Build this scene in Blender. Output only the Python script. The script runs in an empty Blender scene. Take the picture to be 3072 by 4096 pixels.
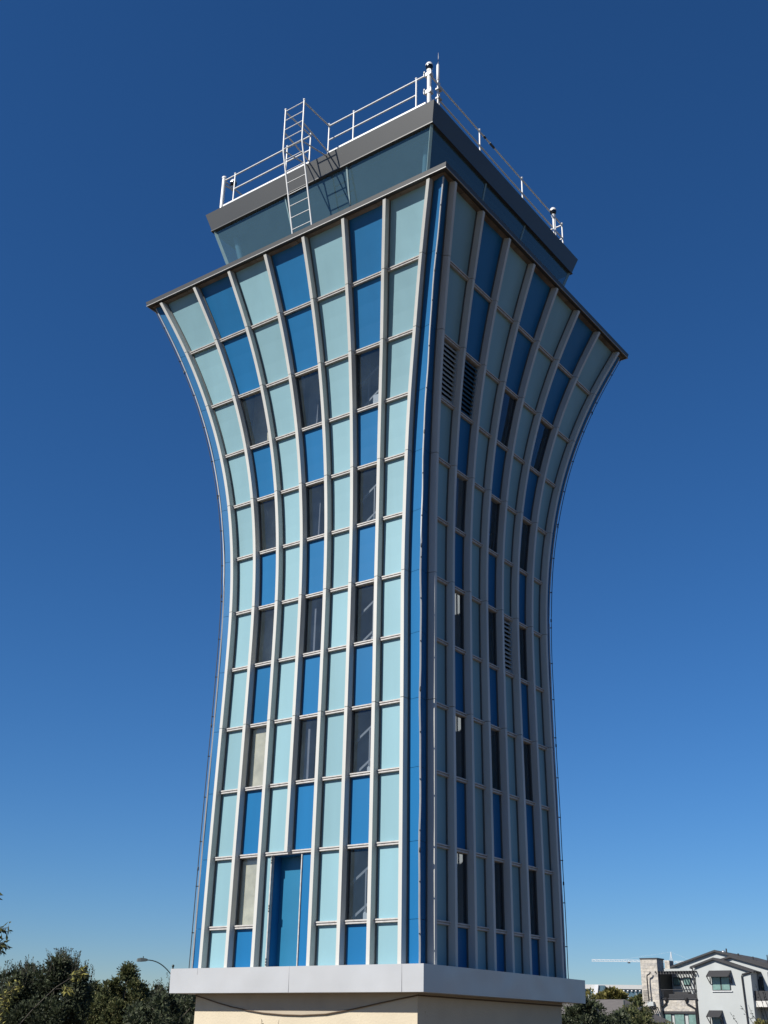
import bpy, math, random
import numpy as np
from mathutils import Vector
R = math.radians
sc = bpy.context.scene
COL = sc.collection
GZ = 5.35            # height of the tower datum (door head) above the ground

# ------------------------------------------------------------------ helpers
def tag(o, label=None, cat=None, group=None, kind=None):
    if label: o['label'] = label
    if cat: o['category'] = cat
    if group: o['group'] = group
    if kind: o['kind'] = kind
    return o

def thing(name, label, cat, loc=(0, 0, 0), group=None, rz=0.0):
    o = bpy.data.objects.new(name, None); COL.objects.link(o)
    o.location = loc; o.rotation_euler.z = rz; o.empty_display_size = .2
    return tag(o, label, cat, group)

class MB:
    """collects faces; build() links them as one mesh object"""
    def __init__(s): s.v = []; s.f = []; s.m = []; s.sm = []
    def add(s, vs, fs, m=0, smooth=False):
        b = len(s.v); s.v += [tuple(map(float, v)) for v in vs]
        for f in fs: s.f.append([b + i for i in f]); s.m.append(m); s.sm.append(smooth)
        return s
    def quad(s, a, b, c, d, m=0): return s.add([a, b, c, d], [(0, 1, 2, 3)], m)
    def box(s, x0, y0, z0, x1, y1, z1, m=0):
        return s.add([(x0,y0,z0),(x1,y0,z0),(x1,y1,z0),(x0,y1,z0),(x0,y0,z1),(x1,y0,z1),(x1,y1,z1),(x0,y1,z1)],
                     [(0,3,2,1),(4,5,6,7),(0,1,5,4),(1,2,6,5),(2,3,7,6),(3,0,4,7)], m)
    def frustum(s, e0, z0, e1, z1, m=0):
        return s.add([(-e0,-e0,z0),(e0,-e0,z0),(e0,e0,z0),(-e0,e0,z0),(-e1,-e1,z1),(e1,-e1,z1),(e1,e1,z1),(-e1,e1,z1)],
                     [(0,3,2,1),(4,5,6,7),(0,1,5,4),(1,2,6,5),(2,3,7,6),(3,0,4,7)], m)
    def bar(s, a, b, w, h=None, m=0, up=(0,0,1)):
        a = Vector(a); b = Vector(b); h = h or w; d = (b-a).normalized()
        x = d.cross(Vector(up))
        if x.length < 1e-4: x = d.cross(Vector((0,1,0)))
        x.normalize(); y = x.cross(d); x *= w/2; y *= h/2
        return s.add([a-x-y,a+x-y,a+x+y,a-x+y,b-x-y,b+x-y,b+x+y,b-x+y],
                     [(0,1,2,3),(7,6,5,4),(0,4,5,1),(1,5,6,2),(2,6,7,3),(3,7,4,0)], m)
    def tube(s, pts, r, n=8, m=0, r2=None, smooth=True):
        pts = [Vector(p) for p in pts]; N = len(pts); vs = []; fs = []
        ref = Vector((0,0,1))
        for i, p in enumerate(pts):
            d = (pts[min(i+1,N-1)] - pts[max(i-1,0)]).normalized()
            x = d.cross(ref)
            if x.length < .05: x = d.cross(Vector((0,1,0)))
            x.normalize(); y = x.cross(d)
            rr = r if r2 is None else r + (r2-r)*i/(N-1)
            for k in range(n):
                a = 2*math.pi*k/n; vs.append(p + x*(rr*math.cos(a)) + y*(rr*math.sin(a)))
        for i in range(N-1):
            for k in range(n):
                fs.append((i*n+k, i*n+(k+1)%n, (i+1)*n+(k+1)%n, (i+1)*n+k))
        s.add(vs, fs, m, smooth)
        s.add(vs[:n], [tuple(range(n))[::-1]], m); s.add(vs[-n:], [tuple(range(n))], m)
        return s
    def lathe(s, c, prof, n=16, m=0):
        c = Vector(c); vs = []; fs = []
        for (r, z) in prof:
            for k in range(n):
                a = 2*math.pi*k/n; vs.append(c + Vector((r*math.cos(a), r*math.sin(a), z)))
        for i in range(len(prof)-1):
            for k in range(n): fs.append((i*n+k, i*n+(k+1)%n, (i+1)*n+(k+1)%n, (i+1)*n+k))
        s.add(vs, fs, m, True)
        s.add(vs[:n], [tuple(range(n))[::-1]], m); s.add(vs[-n:], [tuple(range(n))], m)
        return s
    def prism(s, poly, y0, y1, m=0):        # poly in x,z extruded along y
        n = len(poly)
        vs = [(x,y0,z) for x,z in poly] + [(x,y1,z) for x,z in poly]
        fs = [tuple(range(n)), tuple(range(n,2*n))[::-1]] + [(i,n+i,n+(i+1)%n,(i+1)%n) for i in range(n)]
        return s.add(vs, fs, m)
    def build(s, name, mats, parent=None, org=(0,0,0)):
        me = bpy.data.meshes.new(name)
        o = Vector(org)
        me.from_pydata([tuple(Vector(v)-o) for v in s.v], [], s.f)
        if not isinstance(mats, (list, tuple)): mats = [mats]
        for m in mats: me.materials.append(m)
        me.polygons.foreach_set('material_index', s.m)
        me.polygons.foreach_set('use_smooth', s.sm)
        me.update()
        ob = bpy.data.objects.new(name, me); COL.objects.link(ob)
        if parent: ob.parent = parent
        else: ob.location = o
        return ob

# ------------------------------------------------------------------ materials
ALB = .78            # overall paint reflectance, paired with the exposure set at the end
def newmat(name):
    m = bpy.data.materials.new(name); m.use_nodes = True
    nt = m.node_tree; return m, nt, nt.nodes, nt.links, nt.nodes['Principled BSDF']

def mat(name, c, rough=.6, metal=0.0, var=.08, scale=3.0, bump=0.0, bscale=8.0, rnd=0.0, stain=None, streak=False, spec=.5, detail=4, bdetail=5):
    m, nt, N, L, p = newmat(name); c = tuple(v*ALB for v in c)
    p.inputs['Roughness'].default_value = rough; p.inputs['Metallic'].default_value = metal
    p.inputs['Specular IOR Level'].default_value = spec
    tc = N.new('ShaderNodeTexCoord'); mp = N.new('ShaderNodeMapping'); L.new(tc.outputs['Object'], mp.inputs[0])
    if streak: mp.inputs['Scale'].default_value = (1, 1, .12)
    nz = N.new('ShaderNodeTexNoise'); nz.inputs['Scale'].default_value = scale; nz.inputs['Detail'].default_value = detail
    L.new(mp.outputs[0], nz.inputs['Vector'])
    ramp = N.new('ShaderNodeMapRange'); ramp.inputs[1].default_value = .3; ramp.inputs[2].default_value = .7
    ramp.inputs[3].default_value = 1-var; ramp.inputs[4].default_value = 1+var
    L.new(nz.outputs['Fac'], ramp.inputs[0])
    hsv = N.new('ShaderNodeHueSaturation'); hsv.inputs['Color'].default_value = (*c, 1)
    val = ramp.outputs[0]
    if rnd:
        oi = N.new('ShaderNodeObjectInfo'); mr = N.new('ShaderNodeMapRange')
        mr.inputs[3].default_value = 1-rnd; mr.inputs[4].default_value = 1+rnd
        L.new(oi.outputs['Random'], mr.inputs[0])
        mu = N.new('ShaderNodeMath'); mu.operation = 'MULTIPLY'; L.new(val, mu.inputs[0]); L.new(mr.outputs[0], mu.inputs[1]); val = mu.outputs[0]
    L.new(val, hsv.inputs['Value']); col = hsv.outputs[0]
    if stain:
        sc_, thr, sc_col, amt = stain
        n2 = N.new('ShaderNodeTexNoise'); n2.inputs['Scale'].default_value = sc_; n2.inputs['Detail'].default_value = 8
        L.new(tc.outputs['Object'], n2.inputs['Vector'])
        r2 = N.new('ShaderNodeMapRange'); r2.inputs[1].default_value = thr; r2.inputs[2].default_value = thr+.12; r2.inputs[4].default_value = amt
        L.new(n2.outputs['Fac'], r2.inputs[0])
        mx = N.new('ShaderNodeMix'); mx.data_type = 'RGBA'; L.new(r2.outputs[0], mx.inputs[0]); L.new(col, mx.inputs[6]); mx.inputs[7].default_value = (*sc_col, 1)
        col = mx.outputs[2]
    L.new(col, p.inputs['Base Color'])
    if bump:
        nb = N.new('ShaderNodeTexNoise'); nb.inputs['Scale'].default_value = bscale; nb.inputs['Detail'].default_value = bdetail
        L.new(tc.outputs['Object'], nb.inputs['Vector'])
        b = N.new('ShaderNodeBump'); b.inputs['Strength'].default_value = bump; b.inputs['Distance'].default_value = .05
        L.new(nb.outputs['Fac'], b.inputs['Height']); L.new(b.outputs[0], p.inputs['Normal'])
    return m

def glassmat(name, tint, dirt_haze_col, dirt_haze, rough=.02, ior=1.5, scratch=0.0, gl=(1,1,1), dvar=.25):
    m, nt, N, L, p = newmat(name); N.remove(p); out = N['Material Output']
    tr = N.new('ShaderNodeBsdfTransparent'); tr.inputs[0].default_value = (*tint, 1)
    df = N.new('ShaderNodeBsdfDiffuse'); df.inputs[0].default_value = (*[v*ALB for v in dirt_haze_col], 1)  # diffuse film: dirt, plus haze put into the colour
    g = N.new('ShaderNodeBsdfGlossy'); g.inputs['Roughness'].default_value = rough; g.inputs[0].default_value = (*gl, 1)
    fr = N.new('ShaderNodeFresnel'); ge = N.new('ShaderNodeNewGeometry'); io = N.new('ShaderNodeMapRange')
    io.inputs[3].default_value = ior; io.inputs[4].default_value = 1/ior
    L.new(ge.outputs['Backfacing'], io.inputs[0]); L.new(io.outputs[0], fr.inputs[0])     # same reflectance from both sides of a thin pane
    m1 = N.new('ShaderNodeMixShader'); m2 = N.new('ShaderNodeMixShader')
    tc = N.new('ShaderNodeTexCoord')
    nz = N.new('ShaderNodeTexNoise'); nz.inputs['Scale'].default_value = 2.5; nz.inputs['Detail'].default_value = 6
    L.new(tc.outputs['Object'], nz.inputs['Vector'])
    mr = N.new('ShaderNodeMapRange'); mr.inputs[1].default_value = .3; mr.inputs[2].default_value = .75
    mr.inputs[3].default_value = dirt_haze*(1-dvar); mr.inputs[4].default_value = dirt_haze*(1+dvar)
    L.new(nz.outputs['Fac'], mr.inputs[0]); fac = mr.outputs[0]
    if scratch:
        mp = N.new('ShaderNodeMapping'); mp.inputs['Scale'].default_value = (9, 9, 2.2); L.new(tc.outputs['Object'], mp.inputs[0])
        n2 = N.new('ShaderNodeTexNoise'); n2.inputs['Scale'].default_value = 1.6; n2.inputs['Detail'].default_value = 9; n2.inputs['Roughness'].default_value = .7
        L.new(mp.outputs[0], n2.inputs['Vector'])
        r2 = N.new('ShaderNodeMapRange'); r2.inputs[1].default_value = .66; r2.inputs[2].default_value = .72; r2.inputs[4].default_value = scratch
        L.new(n2.outputs['Fac'], r2.inputs[0])
        a = N.new('ShaderNodeMath'); a.operation = 'ADD'; a.use_clamp = True; L.new(fac, a.inputs[0]); L.new(r2.outputs[0], a.inputs[1]); fac = a.outputs[0]
    L.new(fac, m1.inputs[0]); L.new(tr.outputs[0], m1.inputs[1]); L.new(df.outputs[0], m1.inputs[2])
    L.new(fr.outputs[0], m2.inputs[0]); L.new(m1.outputs[0], m2.inputs[1]); L.new(g.outputs[0], m2.inputs[2])
    L.new(m2.outputs[0], out.inputs[0])
    return m

def leafmat(name, c, var=.35, tr=.25):
    m, nt, N, L, p = newmat(name); N.remove(p); out = N['Material Output']
    tc = N.new('ShaderNodeTexCoord'); nz = N.new('ShaderNodeTexNoise'); nz.inputs['Scale'].default_value = 2.2; nz.inputs['Detail'].default_value = 3
    L.new(tc.outputs['Object'], nz.inputs['Vector'])
    mr = N.new('ShaderNodeMapRange'); mr.inputs[1].default_value = .3; mr.inputs[2].default_value = .7; mr.inputs[3].default_value = 1-var; mr.inputs[4].default_value = 1+var
    L.new(nz.outputs['Fac'], mr.inputs[0])
    h = N.new('ShaderNodeHueSaturation'); h.inputs['Color'].default_value = (*c, 1); L.new(mr.outputs[0], h.inputs['Value'])
    d = N.new('ShaderNodeBsdfPrincipled'); d.inputs['Roughness'].default_value = .8; d.inputs['Specular IOR Level'].default_value = .2; L.new(h.outputs[0], d.inputs['Base Color'])
    t = N.new('ShaderNodeBsdfTranslucent'); L.new(h.outputs[0], t.inputs[0])
    x = N.new('ShaderNodeMixShader'); x.inputs[0].default_value = tr
    L.new(d.outputs[0], x.inputs[1]); L.new(t.outputs[0], x.inputs[2]); L.new(x.outputs[0], out.inputs[0])
    return m

M = {}
M['teal']   = mat('teal_enamel', (.258,.443,.500), .42, var=.045, scale=2.2, rnd=.085, streak=True, spec=.35)
M['blue']   = mat('blue_enamel', (.010,.150,.355), .40, var=.05, scale=2.2, rnd=.07, streak=True, spec=.3)
M['corner'] = mat('blue_paint', (.010,.150,.365), .45, var=.06, scale=1.5, streak=True, spec=.3)
M['door']   = mat('door_paint', (.016,.175,.33), .4, var=.04, scale=2)
M['fin']    = mat('fin_aluminium', (.625,.62,.575), .5, var=.06, scale=4, streak=True, bump=.02, bscale=3)
M['base']   = mat('grey_gasket', (.11,.12,.115), .7, var=.1)
M['rail']   = mat('transom_paint', (.58,.56,.53), .5, var=.14, scale=9, stain=(14,.56,(.36,.30,.27),.6))
M['trim']   = mat('flashing', (.50,.51,.51), .45, var=.08, scale=5)
M['cable']  = mat('dark_cable', (.05,.055,.06), .6)
M['eave']   = mat('charcoal_metal', (.060,.060,.058), .5, var=.06, scale=1.5)
M['lip']    = mat('grey_lip', (.45,.45,.44), .4, var=.05)
M['soffit'] = mat('soffit_board', (.24,.20,.165), .8, var=.3, scale=3, bump=.2)
M['roof']   = mat('roof_fascia', (.070,.071,.068), .42, var=.05, scale=.7)
M['white']  = mat('white_paint', (.82,.82,.80), .4, var=.05)
M['parapet']= mat('white_sheet_metal', (.555,.562,.57), .30, metal=.10, var=.05, scale=1.1, bump=.75, bscale=1.0, bdetail=1)
M['seam']   = mat('seam_grey', (.42,.425,.435), .6)  # even grey for the sheet joints
M['conc']   = mat('tan_concrete', (.66,.575,.425), .9, var=.06, scale=1.5, bump=.15, bscale=22, stain=(5,.68,(.20,.12,.08),.6))
M['membrane']=mat('tan_membrane', (.47,.40,.30), .8, var=.06, scale=2)
M['hem']    = mat('brown_hem', (.12,.08,.05), .8)
M['inconc'] = mat('inner_concrete', (.56,.505,.37), .9, var=.22, scale=3.2, stain=(2.2,.62,(.40,.37,.31),.5))
M['indark'] = mat('inner_wall', (.15,.16,.19), .9, var=.1)
M['inlight']= mat('inner_white', (.62,.66,.68), .7)
M['inwall2'] = mat('sun_catch_plaster', (.42,.43,.44), .9, var=.1)
M['stairgrey'] = mat('stair_grey', (.15,.165,.185), .6)
M['steplight'] = mat('step_light', (.34,.37,.39), .7)
M['jamb']   = mat('dark_jamb', (.035,.032,.032), .6)
M['louvgrey'] = mat('grey_louvre', (.40,.45,.46), .5)
M['louvblue'] = mat('blue_louvre', (.010,.085,.16), .6)
M['black']  = mat('void_black', (.012,.012,.014), .8)
M['win']    = glassmat('window_glass', (.86,.90,.93), (.32,.44,.52), .075, scratch=.24, ior=1.5, gl=(.62,.82,1))  # blue-grey film is partly dirt, partly painted haze for the reflections
M['cabgl']  = glassmat('cab_glass', (.34,.49,.56), (.185,.345,.43), .28, ior=1.5, dvar=.04)
M['cabmull']= mat('cab_mullion', (.24,.36,.38), .45)
M['domeblk']= mat('smoked_dome', (.006,.006,.008), .12)

# ------------------------------------------------------------------ the tower
bz = np.array([15.303,13.664,12.0,10.502,9.014,7.530,6.035,4.545,3.035,1.528,-.003,-1.532,-2.90,-3.4])
bd = np.array([4.939,4.323,3.812,3.474,3.246,3.112,3.058,3.050,3.058,3.070,3.080,3.086,3.090,3.091])
bs = np.array([4.596,3.964,3.453,3.098,2.862,2.728,2.668,2.670,2.686,2.702,2.716,2.724,2.728,2.729])
def spline(x, y):
    o = np.argsort(x); x = x[o]; y = y[o]; n = len(x); h = np.diff(x)
    A = np.zeros((n,n)); b = np.zeros(n); A[0,0] = A[-1,-1] = 1
    for i in range(1,n-1):
        A[i,i-1] = h[i-1]; A[i,i] = 2*(h[i-1]+h[i]); A[i,i+1] = h[i]
        b[i] = 6*((y[i+1]-y[i])/h[i]-(y[i]-y[i-1])/h[i-1])
    m = np.linalg.solve(A,b)
    def f(t):
        i = min(max(int(np.searchsorted(x,t))-1,0),n-2); a = x[i+1]-t; c = t-x[i]
        return float((m[i]*a**3+m[i+1]*c**3)/(6*h[i])+(y[i]/h[i]-m[i]*h[i]/6)*a+(y[i+1]/h[i]-m[i+1]*h[i]/6)*c)
    return f
Dz = spline(bz, bd); Sz = spline(bz, bs)
ZT, ZB = 15.262, -2.88
def FP(f, lat, off, z):
    d = Dz(z); dd = (Dz(z+.02)-Dz(z-.02))/.04
    nx = 1/math.sqrt(1+dd*dd); nz = -dd*nx
    x, y, zz = lat, -(d+off*nx), z+off*nz+GZ
    for _ in range(f): x, y = -y, x
    return (x, y, zz)
def FL(f, j, z): return (j-4.5)/3.5*Sz(z)
TW, FH = .090, .163

T = thing('control_tower', 'tall flared airport control tower clad in teal and blue panels on a tan concrete base', 'control tower', (0,0,0))
# fins
def fin(f, j):
    mb = MB(); last = bz[10]-.02 if (f == 0 and j == 4) else ZB
    cuts = [ZT, bz[1]+.02, bz[2]+.02, bz[4]+.02, bz[6]+.02, bz[8]+.02, ZB]
    for a, b in zip(cuts[:-1], cuts[1:]):
        if a <= last: continue
        b = max(b, last); a2 = a-.007; b2 = b+.007; n = max(3, int((a2-b2)/.22))
        for (w, o0, o1, m) in ((TW/2, -.12, FH, 0), (TW/2+.026, -.11, -.010, 1)):
            vs = []; fs = []
            for i in range(n+1):
                z = a2+(b2-a2)*i/n; c = FL(f,j,z)
                vs += [FP(f,c-w,o0,z), FP(f,c-w,o1,z), FP(f,c+w,o1,z), FP(f,c+w,o0,z)]
            for i in range(n):
                for k in range(4): fs.append((i*4+k, i*4+(k+1)%4, (i+1)*4+(k+1)%4, (i+1)*4+k))
            mb.add(vs, fs, m); mb.add(vs[:4], [(3,2,1,0)], m); mb.add(vs[-4:], [(0,1,2,3)], m)
    mb.build('fin', [M['fin'], M['base']], T)
for f in range(4):
    for j in range(1,9): fin(f, j)
# transoms
def transom(f, k, rng):
    mb = MB(); z = bz[k]
    a, b = rng
    la = FL(f,a,z); lb = FL(f,b,z)
    for (o0,o1,h0,h1) in ((-.12,.012,-.046,.040), (.012,.034,-.040,-.012), (.012,.046,.006,.034)):
        vs = [FP(f,l,o,z+h) for l in (la,lb) for (o,h) in ((o0,h0),(o1,h0),(o1,h1),(o0,h1))]
        mb.add(vs, [(0,1,2,3),(7,6,5,4),(0,4,5,1),(1,5,6,2),(2,6,7,3),(3,7,4,0)])
    return mb.build('transom', M['rail'], T)
for f in (0,1):
    for k in range(1,12):
        if f == 0 and k == 11: transom(f,k,(1,3)); transom(f,k,(5,8))
        else: transom(f,k,(1,8))
# infill panels and windows
def cell(f, j, i, off, zi=3, ex=.0, zmarg=.03):
    zt = bz[i-1]-(zmarg if i > 1 else -.0); zb = bz[i]+zmarg if i < 12 else ZB
    if i == 1: zt = ZT-.005
    vs = []; fs = []
    for t in range(zi+1):
        z = zt+(zb-zt)*t/zi
        l = FL(f,j,z)+TW/2-.004+ex; r = FL(f,j+1,z)-TW/2+.004-ex
        vs += [FP(f,l,off,z), FP(f,r,off,z), FP(f,l,off-.025,z), FP(f,r,off-.025,z)]
    for t in range(zi):
        a = t*4; b = a+4
        fs += [(a,b,b+1,a+1), (a+2,a+3,b+3,b+2), (a,a+2,b+2,b), (a+1,b+1,b+3,a+3)]
    fs += [(0,1,3,2), (zi*4, zi*4+2, zi*4+3, zi*4+1)]
    return vs, fs
def louvre(f, j, i, key):
    n = 12; mb = MB()
    zt = bz[i-1]-.07; zb = bz[i]+.07
    for t in range(n):
        z = zt+(zb-zt)*(t+.5)/n
        l = FL(f,j,z)+TW/2+.03; r = FL(f,j+1,z)-TW/2-.03
        dz = (zt-zb)/n*.42
        vs = [FP(f,x,o,zz) for x in (l,r) for (o,zz) in ((-.015,z-dz),(-.012,z-dz+.025),(-.075,z+dz),(-.078,z+dz-.02))]
        mb.add(vs, [(0,1,2,3),(7,6,5,4),(0,4,5,1),(1,5,6,2),(2,6,7,3),(3,7,4,0)], 0)
    for side in (0,1):
        vs = []
        for z in (zt+.04, zb-.04):
            c = FL(f,j+side,z)+(TW/2+.022)*(1 if side == 0 else -1)
            vs += [FP(f,c-.018,-.09,z), FP(f,c-.018,.0,z), FP(f,c+.018,.0,z), FP(f,c+.018,-.09,z)]
        mb.add(vs, [(0,1,5,4),(1,2,6,5),(2,3,7,6),(3,0,4,7)], 1)
    vs, fs = cell(f,j,i,-.12); mb.add(vs, fs, 2)
    mb.build('louvre_vent', [M[key], M['louvgrey'], M['black']], T)
LOUV = {(1,1,3):'louvgrey', (1,2,3):'louvblue', (1,5,7):'louvgrey'}
for f in (0,1):
    for j in range(1,8):
        for i in range(1,13):
            if f == 0 and j in (3,4) and i >= 11: continue
            if (f,j,i) in LOUV: louvre(f,j,i,LOUV[(f,j,i)]); continue
            mb = MB()
            if j % 2: mb.add(*cell(f,j,i,-.042)); mb.build('teal_panel', M['teal'], T)
            elif i in (3,5,7,9,11):
                z0, z1 = bz[i-1]-.03, bz[i]+.03                      # pane with a thin dark frame
                vs = []
                zt, zb = z0, z1
                l = lambda z,o,e: FP(f, FL(f,j,z)+TW/2+e, o, z)
                r = lambda z,o,e: FP(f, FL(f,j+1,z)-TW/2-e, o, z)
                mb.add([l(zt,-.050,.02), r(zt,-.050,.02), r(zb,-.050,.02), l(zb,-.050,.02)], [(0,3,2,1)])
                w = mb.build('window', M['win'], T)
                fr = MB()
                for g in (l,r):
                    for (e0,e1) in ((-.004,.042),):
                        fr.add([g(zt,-.10,e0),g(zt,-.032,e0),g(zt,-.032,e1),g(zt,-.10,e1),g(zb,-.10,e0),g(zb,-.032,e0),g(zb,-.032,e1),g(zb,-.10,e1)],
                               [(0,1,5,4),(1,2,6,5),(2,3,7,6),(3,0,4,7),(0,3,2,1),(4,5,6,7)])
                fr.build('frame', M['jamb'], w)
            else: mb.add(*cell(f,j,i,-.042)); mb.build('blue_panel', M['blue'], T)
# the two far sides: one curved skin each
for f in (2,3):
    mb = MB(); n = 48; vs = []
    for t in range(n+1):
        z = ZT+(ZB-ZT)*t/n; vs += [FP(f,-Sz(z),-.03,z), FP(f,Sz(z),-.03,z)]
    mb.add(vs, [(2*t,2*t+2,2*t+3,2*t+1) for t in range(n)]); mb.build('rear_cladding', M['teal'], T)
# corners
for f in range(4):
    mb = MB(); g = (f+1) % 4
    cuts = list(bz[:12])+[ZB]; cuts[0] = ZT-.003
    for a, b in zip(cuts[:-1], cuts[1:]):
        for ff, sgn in ((f,1),(g,-1)):
            vs = []; n = 5
            for t in range(n+1):
                z = a-.004+(b-a+.008)*t/n
                s0 = Sz(z)+TW/2-.004
                vs += [FP(ff, sgn*s0, -.045, z), FP(ff, sgn*(Dz(z)+.012), .012, z)]
            mb.add(vs, [(2*t,2*t+2,2*t+3,2*t+1) if sgn > 0 else (2*t,2*t+1,2*t+3,2*t+2) for t in range(n)])
    # dark liner behind the seams
    vs = []; n = 60
    for t in range(n+1):
        z = ZT+(ZB-ZT)*t/n
        vs += [FP(f, Sz(z), -.13, z), FP(f, Dz(z)-.05, -.05, z), FP(g, -Sz(z), -.13, z)]
    mb.add(vs, [q for t in range(n) for q in ((3*t,3*t+3,3*t+4,3*t+1),(3*t+1,3*t+4,3*t+5,3*t+2))], 1)
    mb.build('corner_panel', [M['corner'], M['black']], T)
    rnd = random.Random(20+f)
    mb = MB(); pts = []; n = 70; ph = rnd.random()*6
    for t in range(n+1):
        z = 15.20+(ZB+.12-15.20)*t/n; w = .008*math.sin(z*1.9+ph)+.004*math.sin(z*4.3+ph*2)
        p = Vector(FP(f, Dz(z)+.01, .01, z)); d = Vector((p.x, p.y, 0)).normalized()
        q = Vector((-d.y, d.x, 0))
        pts.append(p+d*.012+q*w)
    mb.tube(pts, .022, 4, smooth=False); mb.build('corner_flashing', M['trim'], T)
    mb = MB(); cp = []
    for t in range(n+1):
        z = 15.16+(ZB+.15-15.16)*t/n
        p = Vector(FP(f, Dz(z)+.01, .01, z)); d = Vector((p.x, p.y, 0)).normalized(); q = Vector((-d.y, d.x, 0))
        cp.append(p+d*(.075 if f else .02)+q*(.012*math.sin(z*2.3+ph)))
    if f: mb.tube(cp, .011, 6)
    zz = 14.6
    while zz > -2.7:
        p = Vector(FP(f, Dz(zz)+.01, .01, zz)); d = Vector((p.x, p.y, 0)).normalized()
        mb.bar(p+d*.02, p+d*(.09 if f else .055), .022, .02); zz -= .98+rnd.random()*.08
    for zz in (13.2, 9.4, 6.6, 3.2, -.2, -2.62):
        p = Vector(FP(f, Dz(zz)+.01, .01, zz)); d = Vector((p.x, p.y, 0)).normalized()
        mb.lathe(p+d*(.07 if f else .03)-Vector((0,0,.05)), [(.010,0),(.020,.02),(.020,.08),(.010,.10)], 8)
    mb.build('lightning_cable', M['cable'], T)
# eave
MB().frustum(5.108,15.268+GZ,5.140,15.395+GZ).build('eave', M['eave'], T)
mb = MB()
for k in range(4):
    def rot(p):
        x,y,z = p
        for _ in range(k): x,y = -y,x
        return (x,y,z)
    a,b = 5.10,5.122
    vs = [rot(p) for p in [(-b,-b,15.254+GZ),(b,-b,15.254+GZ),(a,-a,15.254+GZ),(-a,-a,15.254+GZ),(-b,-b,15.272+GZ),(b,-b,15.272+GZ),(a,-a,15.272+GZ),(-a,-a,15.272+GZ)]]
    mb.add(vs, [(0,3,2,1),(4,5,6,7),(0,1,5,4),(1,2,6,5),(2,3,7,6),(3,0,4,7)])
mb.build('eave_lip', M['lip'], T)
mb = MB(); rnd = random.Random(4)
for k in range(4):
    x = -4.98
    while x < 4.98:
        w = min(rnd.uniform(.5,1.1), 4.98-x)
        if w < .05: break
        z1 = 15.2655+GZ; z0 = 15.246+GZ+rnd.uniform(-.008,.006)
        vs = []
        for (xx,yy,zz) in [(x,-5.0,z0),(x+w-.01,-5.0,z0),(x+w-.01,-4.82,z0),(x,-4.82,z0),(x,-5.0,z1),(x+w-.01,-5.0,z1),(x+w-.01,-4.82,z1),(x,-4.82,z1)]:
            for _ in range(k): xx,yy = -yy,xx
            vs.append((xx,yy,zz))
        mb.add(vs, [(0,3,2,1),(4,5,6,7),(0,1,5,4),(1,2,6,5),(2,3,7,6),(3,0,4,7)]); x += w
mb.build('soffit_board', M['soffit'], T)
# base: sheet-metal parapet, concrete wall
def sheetbox():
    mb = MB(); e0,e1,z0,z1 = 3.430,3.438,-2.899+GZ,-2.391+GZ
    mb.frustum(e0,z0,e1,z1); return mb
pp = sheetbox().build('parapet', M['parapet'], T)
mb = MB()
for x in (2.92,): mb.box(x-.004,-3.442,-2.895+GZ,x+.004,-3.425,-2.392+GZ)
for x in (-2.6,): mb.box(x-.002,-3.441,-2.52+GZ,x+.002,-3.425,-2.392+GZ)
for x in (.05,): mb.box(x-.0015,-3.440,-2.895+GZ,x+.0015,-3.425,-2.392+GZ)
mb.build('seam', M['seam'], pp)
MB().box(-3.005,-3.005,0,3.005,3.005,-2.902+GZ).build('base_wall', M['conc'], T)
# membrane hanging loose below the parapet
prof = [(-3.00,-2.935),(-2.72,-2.99),(-2.30,-3.085),(-1.88,-3.165),(-1.40,-3.235),(-.95,-3.285),(-.40,-3.315),(.10,-3.322),(.75,-3.295),(1.45,-3.20),(2.1,-3.09),(2.6,-3.01),(3.03,-2.945)]
mb = MB(); vs = []
for (x,z) in prof: vs += [(x,-3.03,-2.90+GZ),(x,-3.032,z+GZ)]
mb.add(vs, [(2*i,2*i+1,2*i+3,2*i+2) for i in range(len(prof)-1)])
mb.quad((3.031,-3.03,-2.90+GZ),(3.033,-3.03,-2.945+GZ),(3.033,3.02,-2.965+GZ),(3.031,3.02,-2.90+GZ))
memb = mb.build('membrane_flap', M['membrane'], T)
MB().tube([(x,-3.034,z+GZ) for x,z in prof]+[(3.035,-2.0,-2.95+GZ),(3.035,0,-2.955+GZ),(3.035,3.02,-2.967+GZ)], .014, 6).build('hem', M['hem'], memb)
# entrance in the fourth bay
x0, x1 = FL(0,3,-1)+TW/2, FL(0,5,-1)-TW/2
zt, zb = bz[10]-.05, ZB
yw = -3.055; yd = -2.76
MB().box(x0-.01,yw,zb+GZ,-.945,yw+.03,zt+GZ+.03).build('teal_sidelight', M['teal'], T)
MB().box(-.035,yw,zb+GZ,x1+.01,yw+.03,zt+GZ+.03).build('blue_sidelight', M['blue'], T)
mb = MB(); mb.box(-.945,yw-.03,zb+GZ,-.915,yw+.06,zt+GZ+.02); mb.box(-.06,yw-.03,zb+GZ,-.035,yw+.06,zt+GZ+.02)
mb.build('door_jamb', M['rail'], T)
mb = MB(); mb.box(-.93,yw+.06,zb+GZ,-.90,yd+.05,zt+GZ+.04); mb.box(-.062,yw+.06,zb+GZ,-.034,yd+.05,zt+GZ+.04); mb.box(-.93,yw+.03,zt+GZ+.0,-.03,yd+.05,zt+GZ+.045)
mb.build('door_reveal', M['corner'], T)
door = MB().box(-.90,yd,zb+GZ,-.062,yd+.045,zt+GZ).build('door', M['door'], T)
for hz in (-.22,-1.25,-2.35):
    mb = MB()
    for k in range(3): mb.lathe((-.905,yw-.045,hz+GZ+k*.055), [(.0,0),(.016,.004),(.016,.040),(0,.044)], 8)
    mb.build('hinge', M['base'], door)
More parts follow.
